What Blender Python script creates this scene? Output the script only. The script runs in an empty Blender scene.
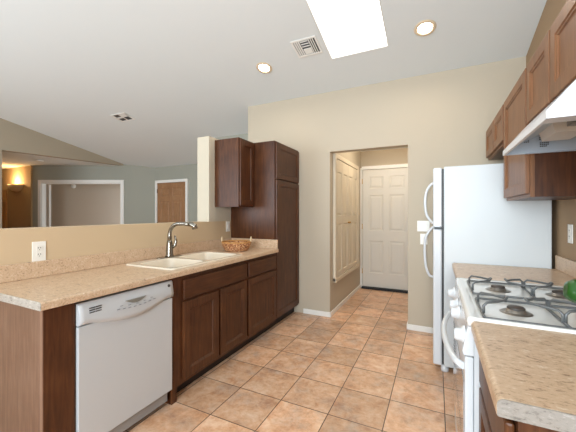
import bpy, bmesh, math, random
from mathutils import Vector, Matrix
random.seed(7)
PI = math.pi
S = bpy.context.scene
COL = S.collection

# ------------------------------------------------------------------ camera
cam = bpy.data.cameras.new('camera'); camo = bpy.data.objects.new('camera', cam); COL.objects.link(camo)
camo.location = (0, 0, 1.31); camo.rotation_euler = (PI / 2, 0, math.radians(25.96))
cam.sensor_width = 36; cam.lens = 19.0; cam.shift_y = -3 / 576; cam.clip_start = 0.02
S.camera = camo

# ------------------------------------------------------------------ world, exposure
S.view_settings.view_transform = 'Standard'; S.view_settings.look = 'None'
S.view_settings.gamma = 1.0; S.view_settings.exposure = 0.15
try:
    S.cycles.diffuse_bounces = 8; S.cycles.max_bounces = 14; S.cycles.sample_clamp_indirect = 6
except Exception:
    pass
W = bpy.data.worlds.new('sky'); S.world = W; W.use_nodes = True
W.node_tree.nodes['Background'].inputs[0].default_value = (0.75, 0.87, 1.0, 1)
W.node_tree.nodes['Background'].inputs[1].default_value = 1.0


def area(name, loc, direction, sx, sy, power, color=(1, 1, 1)):
    l = bpy.data.lights.new(name, 'AREA'); l.shape = 'RECTANGLE'; l.size = sx; l.size_y = sy
    l.energy = power; l.color = color
    o = bpy.data.objects.new(name, l); COL.objects.link(o); o.location = loc
    o.rotation_euler = Vector(direction).to_track_quat('-Z', 'Y').to_euler()
    return o


DAY = (0.78, 0.90, 1.0)
# added fill lamps at invented windows behind the camera; daylight through the skylight
area('kitchen_fill_light', (-0.25, -2.6, 1.7), (0, 1, 0.22), 1.6, 1.5, 200, DAY)
area('living_fill_light', (-4.8, -2.6, 1.7), (0, 1, 0.25), 3.2, 1.7, 170, DAY)
area('skylight_daylight', (-0.7175, 2.55, 3.19), (0, -0.2425, -0.9701), 0.56, 1.15, 80, (0.93, 0.985, 1.0))


# ------------------------------------------------------------------ materials
def nt(name):
    m = bpy.data.materials.new(name); m.use_nodes = True
    return m, m.node_tree, m.node_tree.nodes['Principled BSDF']


def lin(c):
    return tuple(((v / 255) / 12.92 if v / 255 <= .04045 else ((v / 255 + .055) / 1.055) ** 2.4) for v in c) + (1,)


def plain(name, rgb, rough=.5, metal=0.0, emit=None, es=0, coat=0, noise=0, nscale=30, bump=0, bscale=200, spec=None):
    m, t, b = nt(name)
    b.inputs['Base Color'].default_value = lin(rgb)
    b.inputs['Roughness'].default_value = rough; b.inputs['Metallic'].default_value = metal
    if spec is not None: b.inputs['Specular IOR Level'].default_value = spec
    if coat: b.inputs['Coat Weight'].default_value = coat; b.inputs['Coat Roughness'].default_value = .1
    if emit: b.inputs['Emission Color'].default_value = lin(emit); b.inputs['Emission Strength'].default_value = es
    tc = t.nodes.new('ShaderNodeTexCoord')
    if noise:
        n = t.nodes.new('ShaderNodeTexNoise'); n.inputs['Scale'].default_value = nscale; n.inputs['Detail'].default_value = 4
        r = t.nodes.new('ShaderNodeMapRange'); r.inputs['To Min'].default_value = 1 - noise; r.inputs['To Max'].default_value = 1 + noise
        h = t.nodes.new('ShaderNodeHueSaturation'); h.inputs['Color'].default_value = lin(rgb)
        t.links.new(tc.outputs['Object'], n.inputs['Vector']); t.links.new(n.outputs['Fac'], r.inputs['Value'])
        t.links.new(r.outputs[0], h.inputs['Value']); t.links.new(h.outputs[0], b.inputs['Base Color'])
    if bump:
        n = t.nodes.new('ShaderNodeTexNoise'); n.inputs['Scale'].default_value = bscale; n.inputs['Detail'].default_value = 3
        u = t.nodes.new('ShaderNodeBump'); u.inputs['Strength'].default_value = bump; u.inputs['Distance'].default_value = .002
        t.links.new(tc.outputs['Object'], n.inputs['Vector']); t.links.new(n.outputs['Fac'], u.inputs['Height'])
        t.links.new(u.outputs[0], b.inputs['Normal'])
    return m


def ramp(t, stops):
    r = t.nodes.new('ShaderNodeValToRGB'); e = r.color_ramp.elements
    e[0].position, e[0].color = stops[0][0], lin(stops[0][1]); e[1].position, e[1].color = stops[-1][0], lin(stops[-1][1])
    for p, c in stops[1:-1]:
        k = e.new(p); k.color = lin(c)
    return r


def wood(name, dark, mid, light, rough=.42, horizontal=False, coat=.06):
    m, t, b = nt(name); L = t.links.new
    tc = t.nodes.new('ShaderNodeTexCoord'); mp = t.nodes.new('ShaderNodeMapping')
    mp.inputs['Scale'].default_value = (38, 3, 38) if horizontal else (38, 38, 3)
    n = t.nodes.new('ShaderNodeTexNoise'); n.inputs['Scale'].default_value = 1.6; n.inputs['Detail'].default_value = 6; n.inputs['Distortion'].default_value = .6
    n2 = t.nodes.new('ShaderNodeTexNoise'); n2.inputs['Scale'].default_value = 5; n2.inputs['Detail'].default_value = 3
    mx = t.nodes.new('ShaderNodeMath'); mx.operation = 'MULTIPLY_ADD'; mx.inputs[1].default_value = .6
    ml = t.nodes.new('ShaderNodeMath'); ml.operation = 'MULTIPLY'; ml.inputs[1].default_value = .4
    r = ramp(t, [(.25, dark), (.5, mid), (.78, light)])
    L(tc.outputs['Object'], mp.inputs[0]); L(mp.outputs[0], n.inputs['Vector']); L(tc.outputs['Object'], n2.inputs['Vector'])
    L(n2.outputs['Fac'], ml.inputs[0]); L(n.outputs['Fac'], mx.inputs[0]); L(ml.outputs[0], mx.inputs[2])
    L(mx.outputs[0], r.inputs[0]); L(r.outputs[0], b.inputs['Base Color'])
    b.inputs['Roughness'].default_value = rough
    b.inputs['Coat Weight'].default_value = coat; b.inputs['Coat Roughness'].default_value = .25; b.inputs['Specular IOR Level'].default_value = .32
    return m


def laminate(name, base, dark, light):
    m, t, b = nt(name); L = t.links.new
    tc = t.nodes.new('ShaderNodeTexCoord')
    n = t.nodes.new('ShaderNodeTexNoise'); n.inputs['Scale'].default_value = 105; n.inputs['Detail'].default_value = 5; n.inputs['Roughness'].default_value = .75
    mp = t.nodes.new('ShaderNodeMapping'); mp.inputs['Scale'].default_value = (.45, 1, 1); L(tc.outputs['Object'], mp.inputs[0])
    n2 = t.nodes.new('ShaderNodeTexNoise'); n2.inputs['Scale'].default_value = 22; n2.inputs['Detail'].default_value = 4
    ml = t.nodes.new('ShaderNodeMath'); ml.operation = 'MULTIPLY'; ml.inputs[1].default_value = .25
    ma = t.nodes.new('ShaderNodeMath'); ma.operation = 'MULTIPLY_ADD'; ma.inputs[1].default_value = .75
    r = ramp(t, [(.36, dark), (.47, base), (.54, base), (.64, light)])
    L(mp.outputs[0], n.inputs['Vector']); L(tc.outputs['Object'], n2.inputs['Vector'])
    L(n2.outputs['Fac'], ml.inputs[0]); L(n.outputs['Fac'], ma.inputs[0]); L(ml.outputs[0], ma.inputs[2])
    L(ma.outputs[0], r.inputs[0]); L(r.outputs[0], b.inputs['Base Color'])
    b.inputs['Roughness'].default_value = .34
    return m


def tiles():
    m, t, b = nt('terracotta_tile'); L = t.links.new
    tc = t.nodes.new('ShaderNodeTexCoord'); mp = t.nodes.new('ShaderNodeMapping')
    mp.inputs['Location'].default_value = (-0.0515 + .3425 * 4, -1.893 + .337 * 8, 0)
    br = t.nodes.new('ShaderNodeTexBrick'); br.offset = 0; br.squash = 1
    br.inputs['Scale'].default_value = 1; br.inputs['Brick Width'].default_value = .3425; br.inputs['Row Height'].default_value = .337
    br.inputs['Mortar Size'].default_value = .0028; br.inputs['Mortar Smooth'].default_value = .1; br.inputs['Bias'].default_value = 0
    br.inputs['Color1'].default_value = (0, 0, 0, 1); br.inputs['Color2'].default_value = (1, 1, 1, 1); br.inputs['Mortar'].default_value = (.5, .5, .5, 1)
    L(tc.outputs['Object'], mp.inputs[0]); L(mp.outputs[0], br.inputs['Vector'])
    # offset the clouding by the tile's own random value, so that no tile continues its neighbour
    sc = t.nodes.new('ShaderNodeVectorMath'); sc.operation = 'MULTIPLY_ADD'; sc.inputs[1].default_value = (7, 5, 3)
    L(br.outputs['Color'], sc.inputs[0]); L(tc.outputs['Object'], sc.inputs[2])
    n = t.nodes.new('ShaderNodeTexNoise'); n.inputs['Scale'].default_value = 4.6; n.inputs['Detail'].default_value = 8; n.inputs['Roughness'].default_value = .66; n.inputs['Distortion'].default_value = .15
    n2 = t.nodes.new('ShaderNodeTexNoise'); n2.inputs['Scale'].default_value = 11; n2.inputs['Detail'].default_value = 9; n2.inputs['Roughness'].default_value = .75; n2.inputs['Distortion'].default_value = .3
    L(sc.outputs[0], n.inputs['Vector']); L(sc.outputs[0], n2.inputs['Vector'])
    r1 = ramp(t, [(.30, (156, 140, 132)), (.43, (196, 162, 138)), (.54, (218, 174, 140)), (.68, (232, 204, 178))])
    r2 = ramp(t, [(.36, (178, 122, 88)), (.5, (218, 182, 152)), (.64, (238, 216, 194))])
    L(n.outputs['Fac'], r1.inputs[0]); L(n2.outputs['Fac'], r2.inputs[0])
    mx = t.nodes.new('ShaderNodeMix'); mx.data_type = 'RGBA'; mx.inputs['Factor'].default_value = .45
    L(r1.outputs[0], mx.inputs['A']); L(r2.outputs[0], mx.inputs['B'])
    hs = t.nodes.new('ShaderNodeHueSaturation'); hs.inputs['Saturation'].default_value = 1.08
    mr = t.nodes.new('ShaderNodeMapRange'); mr.inputs['To Min'].default_value = .84; mr.inputs['To Max'].default_value = 1.22
    L(br.outputs['Color'], mr.inputs['Value']); L(mr.outputs[0], hs.inputs['Value']); L(mx.outputs['Result'], hs.inputs['Color'])
    g = t.nodes.new('ShaderNodeMix'); g.data_type = 'RGBA'; g.inputs['B'].default_value = lin((84, 64, 52))
    L(br.outputs['Fac'], g.inputs['Factor']); L(hs.outputs[0], g.inputs['A']); L(g.outputs['Result'], b.inputs['Base Color'])
    inv = t.nodes.new('ShaderNodeMath'); inv.operation = 'MULTIPLY_ADD'; inv.inputs[1].default_value = -1.0
    nn = t.nodes.new('ShaderNodeMath'); nn.operation = 'MULTIPLY'; nn.inputs[1].default_value = .3
    L(n2.outputs['Fac'], nn.inputs[0]); L(br.outputs['Fac'], inv.inputs[0]); L(nn.outputs[0], inv.inputs[2])
    bu = t.nodes.new('ShaderNodeBump'); bu.inputs['Strength'].default_value = .5; bu.inputs['Distance'].default_value = .003
    L(inv.outputs[0], bu.inputs['Height']); L(bu.outputs[0], b.inputs['Normal'])
    b.inputs['Roughness'].default_value = .33; b.inputs['Specular IOR Level'].default_value = .5
    return m


M = dict(
    ceiling=plain('ceiling_paint', (222, 226, 225), .9, bump=.25, bscale=70),
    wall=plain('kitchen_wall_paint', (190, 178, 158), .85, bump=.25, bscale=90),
    half=plain('half_wall_paint', (206, 182, 148), .8, bump=.2, bscale=90),
    reveal=plain('cream_wall_paint', (202, 192, 172), .85, bump=.2, bscale=90),
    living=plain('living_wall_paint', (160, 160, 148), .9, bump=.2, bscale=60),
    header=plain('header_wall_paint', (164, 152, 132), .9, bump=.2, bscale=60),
    trim=plain('white_trim', (236, 234, 228), .45),
    floor=tiles(),
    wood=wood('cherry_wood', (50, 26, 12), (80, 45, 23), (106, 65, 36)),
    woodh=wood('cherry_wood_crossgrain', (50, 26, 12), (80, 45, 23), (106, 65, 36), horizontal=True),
    wood_lit=wood('cherry_wood_lit', (98, 62, 38), (128, 86, 55), (152, 108, 72)),  # same cherry, lightened to paint in the light on the right uppers
    woodside=wood('laminate_side_panel', (92, 68, 54), (118, 90, 74), (140, 112, 94), rough=.3),
    toe_black=plain('toe_kick_black', (34, 22, 17), .6),  # very dark brown of the toe boards
    counter=laminate('speckled_laminate', (206, 177, 146), (146, 114, 90), (224, 208, 188)),
    counter_end=laminate('speckled_laminate_end', (172, 168, 160), (128, 122, 116), (204, 200, 194)),
    dw=plain('dishwasher_white', (194, 198, 201), .3, coat=.3),
    white=plain('appliance_white', (220, 224, 227), .28, coat=.4),
    white_tex=plain('appliance_white_side', (214, 219, 220), .38, bump=.15, bscale=350),
    enamel=plain('cooktop_enamel', (236, 236, 232), .15, coat=.6),
    glass_reflect=plain('oven_glass_painted_reflection', (150, 150, 150), .04, coat=1),  # dark glass; the floor's reflection is painted in as a grey base
    black=plain('black_plastic', (22, 22, 24), .4),
    dark=plain('dark_grey_plastic', (62, 62, 62), .5),
    iron=plain('grey_cast_iron', (104, 106, 106), .38, metal=.3, noise=.35, nscale=60),
    burner=plain('burner_metal', (150, 142, 132), .35, metal=.7, noise=.4, nscale=80),
    cap=plain('burner_cap', (70, 62, 56), .45, noise=.4, nscale=70),
    steel=plain('brushed_nickel', (150, 144, 134), .26, metal=1),
    sink=plain('sink_porcelain', (226, 214, 194), .2, coat=.5),
    plate=plain('outlet_plastic', (240, 238, 230), .35),
    slot=plain('outlet_slot', (60, 55, 50), .6),
    doorwhite=plain('painted_white_door', (212, 207, 196), .45),
    doortan=plain('painted_cream_door', (212, 200, 178), .5),
    browndoor=wood('stained_oak_door', (128, 92, 62), (156, 116, 82), (176, 138, 102), rough=.5, coat=.05),
    brass=plain('brass', (190, 150, 80), .3, metal=1),
    rug=plain('threshold_rubber', (26, 28, 32), .7),
    alabaster=plain('sconce_ceramic', (232, 214, 184), .6),
    lens=plain('lamp_lens', (255, 244, 224), .4, emit=(255, 236, 206), es=22),
    skylens=plain('skylight_diffuser', (250, 250, 250), .5, emit=(250, 252, 255), es=3.2),
    bulb=plain('sconce_bulb', (255, 214, 150), .4, emit=(255, 200, 120), es=12),
    pepper=plain('pepper_skin', (30, 84, 20), .3, coat=.15, noise=.2, nscale=14),
    stem=plain('pepper_stem', (88, 122, 50), .6),
    grey_lens=plain('hood_light_lens', (228, 222, 214), .3),
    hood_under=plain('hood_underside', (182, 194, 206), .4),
)


def wicker():
    m, t, b = nt('woven_wicker'); L = t.links.new
    tc = t.nodes.new('ShaderNodeTexCoord'); n = t.nodes.new('ShaderNodeTexNoise'); n.inputs['Scale'].default_value = 110; n.inputs['Detail'].default_value = 2
    r = ramp(t, [(.38, (70, 30, 16)), (.46, (164, 88, 48)), (.54, (206, 148, 96)), (.62, (240, 208, 160))])
    L(tc.outputs['Object'], n.inputs['Vector']); L(n.outputs['Fac'], r.inputs[0]); L(r.outputs[0], b.inputs['Base Color'])
    b.inputs['Roughness'].default_value = .6
    return m


M['wicker'] = wicker()
M['glass'] = plain('window_glass', (235, 242, 245), .02); M['glass'].node_tree.nodes['Principled BSDF'].inputs['Transmission Weight'].default_value = 1


# ------------------------------------------------------------------ mesh helpers (all in world coordinates)
def box(bm, x0, x1, y0, y1, z0, z1, bev=0, seg=2):
    r = bmesh.ops.create_cube(bm, size=1)
    vs = r['verts']
    for v in vs:
        v.co = Vector(((x0 + x1) / 2 + v.co.x * (x1 - x0), (y0 + y1) / 2 + v.co.y * (y1 - y0), (z0 + z1) / 2 + v.co.z * (z1 - z0)))
    if bev:
        es = list({e for v in vs for e in v.link_edges})
        bmesh.ops.bevel(bm, geom=es, offset=bev, segments=seg, profile=.5, affect='EDGES')
    return bm


def B(*a, **k):
    return box(bmesh.new(), *a, **k)


def poly(bm, pts):
    return bm.faces.new([bm.verts.new(Vector(p)) for p in pts])


def extrude_poly(bm, pts, vec):
    """closed prism from a polygon and an offset"""
    a = [bm.verts.new(Vector(p)) for p in pts]; b = [bm.verts.new(Vector(p) + Vector(vec)) for p in pts]
    bm.faces.new(a); bm.faces.new(b[::-1]); n = len(a)
    for i in range(n):
        bm.faces.new([a[i], b[i], b[(i + 1) % n], a[(i + 1) % n]])
    return bm


def tube(bm, pts, r, seg=10, closed=False, caps=True):
    pts = [Vector(p) for p in pts]; n = len(pts); rings = []
    rs = r if isinstance(r, (list, tuple)) else [r] * n
    up = None
    for i, p in enumerate(pts):
        if closed: d = pts[(i + 1) % n] - pts[i - 1]
        else: d = pts[min(i + 1, n - 1)] - pts[max(i - 1, 0)]
        d.normalize()
        if up is None:
            up = d.orthogonal().normalized()
        else:
            up = up - d * up.dot(d)
            up = up.normalized() if up.length > 1e-6 else d.orthogonal().normalized()
        s = d.cross(up)
        rings.append([bm.verts.new(p + (up * math.cos(2 * PI * k / seg) + s * math.sin(2 * PI * k / seg)) * rs[i]) for k in range(seg)])
    m = n if closed else n - 1
    for i in range(m):
        a, b = rings[i], rings[(i + 1) % n]
        for k in range(seg):
            f = bm.faces.new([a[k], a[(k + 1) % seg], b[(k + 1) % seg], b[k]]); f.smooth = True
    if caps and not closed:
        bm.faces.new(rings[0][::-1]); bm.faces.new(rings[-1])
    return bm


def smooth(pts, n=6):
    P = [Vector(p) for p in pts]; P = [P[0] * 2 - P[1]] + P + [P[-1] * 2 - P[-2]]; out = []
    for i in range(1, len(P) - 2):
        a, b, c, d = P[i - 1:i + 3]
        for k in range(n):
            t = k / n
            out.append(.5 * (2 * b + (c - a) * t + (2 * a - 5 * b + 4 * c - d) * t * t + (3 * b - a - 3 * c + d) * t ** 3))
    return out + [P[-2]]


def lathe(bm, prof, c=(0, 0, 0), seg=32, axis='z', lobes=0, amp=0):
    """prof: list of (radius, height); caps where radius is 0"""
    c = Vector(c); rings = []

    def P(r, h, k):
        a = 2 * PI * k / seg
        if lobes: r = r * (1 + amp * abs(math.cos(a * lobes / 2)) - amp)
        u, v = r * math.cos(a), r * math.sin(a)
        if axis == 'z': return c + Vector((u, v, h))
        if axis == 'x': return c + Vector((h, u, v))
        return c + Vector((u, h, v))
    for r, h in prof:
        rings.append([bm.verts.new(P(0, h, 0))] if r < 1e-6 else [bm.verts.new(P(r, h, k)) for k in range(seg)])
    for a, b in zip(rings, rings[1:]):
        for k in range(seg):
            k2 = (k + 1) % seg
            if len(a) == 1 and len(b) == 1: continue
            if len(a) == 1: f = bm.faces.new([a[0], b[k], b[k2]])
            elif len(b) == 1: f = bm.faces.new([a[k], b[0], a[k2]])
            else: f = bm.faces.new([a[k], b[k], b[k2], a[k2]])
            f.smooth = True
    return bm


def tag(o, label=None, cat=None, group=None, kind=None):
    if label: o['label'] = label
    if cat: o['category'] = cat
    if group: o['group'] = group
    if kind: o['kind'] = kind
    return o


def wloc(o):
    v = Vector((0, 0, 0))
    while o:
        v += o.location; o = o.parent
    return v


def obj(name, bm, mat, parent=None, origin=None, recalc=True):
    """link a world-coordinate bmesh as ONE object"""
    if recalc: bmesh.ops.recalc_face_normals(bm, faces=bm.faces)
    base = wloc(parent) if parent else Vector((0, 0, 0))
    o_ = Vector(origin) if origin is not None else base
    for v in bm.verts: v.co -= o_
    me = bpy.data.meshes.new(name); bm.to_mesh(me); bm.free(); me.materials.append(mat)
    o = bpy.data.objects.new(name, me); COL.objects.link(o)
    o.location = o_ - base
    if parent: o.parent = parent
    return o


def thing(name, label, cat, loc, group=None):
    o = bpy.data.objects.new(name, None); COL.objects.link(o); o.location = loc; o.empty_display_size = .1
    return tag(o, label, cat, group)


def struct(name, bm, mat, parent=None):
    return tag(obj(name, bm, mat, parent), kind='structure')


def copy_tree(o, loc=None, parent=None):
    c = o.copy(); COL.objects.link(c)
    if parent: c.parent = parent
    if loc is not None: c.location = loc
    for ch in list(o.children): copy_tree(ch, None, c)
    return c


def orient(bm, origin, u, o):
    """local (u, outwards, z) -> world"""
    u = Vector(u); o = Vector(o); O = Vector(origin)
    for v in bm.verts: v.co = O + u * v.co.x + o * v.co.y + Vector((0, 0, v.co.z))
    return bm


def slab(w, h, t, panels, edge=.003, steps=((.012, -.008), (.012, 0), ), raise_=None):
    """door slab in local coords: x 0..w, z 0..h, front at y=t (out = +y). Each panel (x0,x1,z0,z1) is recessed by the steps (inset, depth)."""
    bm = bmesh.new()
    xs = sorted({0, w} | {p[0] for p in panels} | {p[1] for p in panels}); zs = sorted({0, h} | {p[2] for p in panels} | {p[3] for p in panels})
    g = {}

    def V(x, y, z):
        k = (round(x, 5), round(y, 5), round(z, 5))
        if k not in g: g[k] = bm.verts.new((x, y, z))
        return g[k]
    pf = []
    for i in range(len(xs) - 1):
        for j in range(len(zs) - 1):
            f = bm.faces.new([V(xs[i], t, zs[j]), V(xs[i + 1], t, zs[j]), V(xs[i + 1], t, zs[j + 1]), V(xs[i], t, zs[j + 1])])
            cx, cz = (xs[i] + xs[i + 1]) / 2, (zs[j] + zs[j + 1]) / 2
            if any(p[0] < cx < p[1] and p[2] < cz < p[3] for p in panels): pf.append(f)
    # sides and back
    for i in range(len(xs) - 1):
        bm.faces.new([V(xs[i], t, 0), V(xs[i], 0, 0), V(xs[i + 1], 0, 0), V(xs[i + 1], t, 0)])
        bm.faces.new([V(xs[i], t, h), V(xs[i + 1], t, h), V(xs[i + 1], 0, h), V(xs[i], 0, h)])
    for j in range(len(zs) - 1):
        bm.faces.new([V(0, t, zs[j]), V(0, t, zs[j + 1]), V(0, 0, zs[j + 1]), V(0, 0, zs[j])])
        bm.faces.new([V(w, t, zs[j]), V(w, 0, zs[j]), V(w, 0, zs[j + 1]), V(w, t, zs[j + 1])])
    bm.faces.new([V(x, 0, 0) for x in xs] + [V(w, 0, z) for z in zs[1:]] + [V(x, 0, h) for x in xs[-2::-1]] + [V(0, 0, z) for z in zs[-2:0:-1]])
    for f in pf:
        cur = f
        for ins, dep in steps:
            x0 = min(v.co.x for v in cur.verts); x1 = max(v.co.x for v in cur.verts); z0 = min(v.co.z for v in cur.verts); z1 = max(v.co.z for v in cur.verts)
            y = cur.verts[0].co.y
            old = list(cur.verts)
            def corner(v):
                return (x0 + ins if abs(v.co.x - x0) < 1e-5 else x1 - ins, y + dep, z0 + ins if abs(v.co.z - z0) < 1e-5 else z1 - ins)
            new = [bm.verts.new(corner(v)) for v in old]
            bm.faces.remove(cur)
            for k in range(4):
                bm.faces.new([old[k], old[(k + 1) % 4], new[(k + 1) % 4], new[k]])
            cur = bm.faces.new(new)
    if edge:
        bmesh.ops.recalc_face_normals(bm, faces=bm.faces)
        es = [e for e in bm.edges if all(abs(v.co.y - t) < 1e-5 for v in e.verts) and
              (all(abs(v.co.x) < 1e-5 for v in e.verts) or all(abs(v.co.x - w) < 1e-5 for v in e.verts) or all(abs(v.co.z) < 1e-5 for v in e.verts) or all(abs(v.co.z - h) < 1e-5 for v in e.verts))]
        bmesh.ops.bevel(bm, geom=es, offset=edge, segments=2, profile=.6, affect='EDGES')
    return bm


CAB = ((.003, .0), (.005, -.005), (.006, .0), (.004, -.006))


def cab_door(w, h, t=.02, rail=.055):
    return slab(w, h, t, [(rail, w - rail, rail, h - rail)], edge=.005, steps=CAB)


RP = ((.012, -.007), (.018, 0), (.012, .005))


# ------------------------------------------------------------------ room shell
def ceil_z(y): return 2.835 + .25 * (3.67 - y)


XR, XL, YB = .787, -2.24, 3.67
struct('floor', B(-13, 2.0, -2.9, 9, -.12, 0), M['floor'])

# vaulted ceiling with the skylight's hole
SKX0, SKX1, SKY0, SKY1 = -1.015, -.42, 1.95, 3.155


def ceil_piece(bm, x0, x1, y0, y1, t=.15):
    extrude_poly(bm, [(x0, y0, ceil_z(y0)), (x1, y0, ceil_z(y0)), (x1, y1, ceil_z(y1)), (x0, y1, ceil_z(y1))], (0, 0, t))


bm = bmesh.new()
ceil_piece(bm, -7.6, SKX0, -2.9, 5.6); ceil_piece(bm, SKX1, 1.0, -2.9, 5.6)
ceil_piece(bm, SKX0, SKX1, -2.9, SKY0); ceil_piece(bm, SKX0, SKX1, SKY1, 5.6)
struct('ceiling', bm, M['ceiling'])
# skylight: white curb and glowing diffuser
sk = thing('skylight', 'bright white rectangular skylight set in the sloped ceiling', 'skylight', (-.7175, 2.55, ceil_z(2.55)))
bm = bmesh.new()
for (x0, x1, y0, y1) in ((SKX0 + .001, SKX0 + .012, SKY0 + .001, SKY1 - .001), (SKX1 - .012, SKX1 - .001, SKY0 + .001, SKY1 - .001), (SKX0 + .012, SKX1 - .012, SKY0 + .001, SKY0 + .012), (SKX0 + .012, SKX1 - .012, SKY1 - .012, SKY1 - .001)):
    ceil_piece(bm, x0, x1, y0, y1, .14)
obj('curb', bm, M['trim'], sk)
bm = bmesh.new()
x0, x1, y0, y1 = SKX0 + .013, SKX1 - .013, SKY0 + .013, SKY1 - .013
extrude_poly(bm, [(x0, y0, ceil_z(y0) + .05), (x1, y0, ceil_z(y0) + .05), (x1, y1, ceil_z(y1) + .05), (x0, y1, ceil_z(y1) + .05)], (0, 0, .01))
obj('diffuser', bm, M['skylens'], sk)


def wall_y(bm, x0, x1, y0, y1, z0, ytop=None):
    """wall slab running along X whose top follows the vault"""
    zt = ceil_z(y0 if ytop is None else ytop) + .0
    extrude_poly(bm, [(x0, y0, z0), (x1, y0, z0), (x1, y1, z0), (x0, y1, z0)], (0, 0, 0.001)) if 0 else None
    pts = [(x0, y0, z0), (x0, y1, z0), (x0, y1, ceil_z(y1)), (x0, y0, ceil_z(y0))]
    extrude_poly(bm, pts, (x1 - x0, 0, 0))


# kitchen back wall with the doorway opening
bm = bmesh.new()
wall_y(bm, -2.425, -1.2, YB, YB + .12, 0); wall_y(bm, -.284, 1.0, YB, YB + .12, 0); wall_y(bm, -1.2, -.284, YB, YB + .12, 2.08)
struct('wall_back', bm, M['wall'])
# right wall
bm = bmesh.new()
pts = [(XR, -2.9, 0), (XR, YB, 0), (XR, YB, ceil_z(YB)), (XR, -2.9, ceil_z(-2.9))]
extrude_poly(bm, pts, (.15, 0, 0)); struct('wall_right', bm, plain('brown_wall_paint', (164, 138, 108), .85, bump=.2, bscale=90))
# stub wall beside the pass-through and half wall below it
struct('wall_stub', B(-2.405, XL, 2.62, YB, 1.2152, 2.155), M['reveal'])
struct('wall_half', B(-2.405, XL, -2.4, YB, 0, 1.2150), M['half'])
# return of the back wall into the living room
struct('wall_return', extrude_poly(bmesh.new(), [(-2.425, YB + .12, 0), (-2.425, 4.35, 0), (-2.425, 4.35, ceil_z(4.35)), (-2.425, YB + .12, ceil_z(YB + .12))], (.1, 0, 0)), M['living'])
# hallway box behind the doorway
struct('wall_hall_left', B(-1.32, -1.2, YB + .12, 5.42, 0, 2.45), M['wall'])
struct('wall_hall_right', B(-.2, -.1, YB + .12, 5.42, 0, 2.45), M['wall'])
struct('wall_hall_end', B(-1.32, -.1, 5.42, 5.54, 0, 2.45), M['wall'])
struct('ceiling_hall', B(-1.32, -.1, YB + .12, 5.54, 2.45, 2.5), M['ceiling'])
# living room
bm = bmesh.new(); wall_y(bm, -3.7, -2.325, 4.35, 4.47, 0); struct('wall_living_near', bm, M['living'])
struct('wall_living_return', extrude_poly(bmesh.new(), [(-3.7, 4.47, 0), (-3.7, 5.42, 0), (-3.7, 5.42, ceil_z(5.42)), (-3.7, 4.47, ceil_z(4.47))], (.1, 0, 0)), M['living'])
bm = bmesh.new(); wall_y(bm, -6.25, -3.7, 5.3, 5.42, 0); struct('wall_living_back', bm, M['living'])

# diagonal wall with the wide cased opening
DA = Vector((-8.95, 3.985, 0)); DB = Vector((-6.22, 5.30, 0)); DD = (DB - DA).normalized(); DN = Vector((DD.y, -DD.x, 0))   # DN faces the camera
DLEN = (DB - DA).length


def dpt(u, out, z): return DA + DD * u + DN * out + Vector((0, 0, z))


def dbox(bm, u0, u1, o0, o1, z0, z1, bev=0):
    b = B(u0, u1, o0, o1, z0, z1, bev=bev)
    for v in b.verts: v.co = dpt(v.co.x, v.co.y, v.co.z)
    me = bpy.data.meshes.new('t'); b.to_mesh(me); b.free(); bm.from_mesh(me); bpy.data.meshes.remove(me)
    return bm


OU0, OU1, OZ = .22, 2.19, 2.05
bm = bmesh.new()
dbox(bm, 0, OU0, -.12, 0, 0, 2.47); dbox(bm, OU1, DLEN, -.12, 0, 0, 2.40); dbox(bm, OU0, OU1, -.12, 0, OZ, 2.45)
b2 = [(0, 2.40), (DLEN, 2.40), (DLEN, 2.428), (2.3, 2.505), (0, 2.505)]
b2 = [(0.0, 2.40), (DLEN, 2.39), (DLEN, 2.46), (2.26, 2.50), (0, 2.50)]
struct('wall_diagonal', bm, M['living'])
bm = bmesh.new(); extrude_poly(bm, [dpt(u, -.001, z) for u, z in b2], -DN * .11); struct('wall_diagonal_top', bm, M['living'])
# room seen through it
bm = bmesh.new()
dbox(bm, -.8, 2.9, -1.45, -1.35, 0, 2.4); dbox(bm, -.8, -.7, -1.35, -.55, 0, 2.4); dbox(bm, 2.8, 2.9, -1.35, -.12, 0, 2.4)
struct('wall_bedroom', bm, plain('bedroom_wall_paint', (204, 188, 170), .85))
bm = bmesh.new(); dbox(bm, 0, 2.9, -1.45, -.12, 2.4, 2.45); dbox(bm, -.8, 0, -1.45, -.55, 2.4, 2.45); struct('ceiling_bedroom', bm, M['ceiling'])
cs = bmesh.new()
dbox(cs, OU0 - .075, OU0, 0.001, .022, 0, OZ + .075, .004); dbox(cs, OU1, OU1 + .075, 0.001, .022, 0, OZ + .075, .004); dbox(cs, OU0, OU1, 0.001, .022, OZ, OZ + .075, .004)
dbox(cs, OU0, OU0 + .018, -.12, .001, 0, OZ); dbox(cs, OU1 - .018, OU1, -.12, .001, 0, OZ); dbox(cs, OU0 + .018, OU1 - .018, -.12, .001, OZ - .018, OZ)
struct('trim_1', cs, M['trim'])

# header wall between the vault and the lower hallway ceiling, full height left of it
HA = Vector((-7.25, 2.75, 0)); HB = Vector((-6.92, 4.955, 0)); HD = (HB - HA).normalized()


def hp(y): return HA + (HB - HA) * ((y - HA.y) / (HB.y - HA.y))


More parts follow.
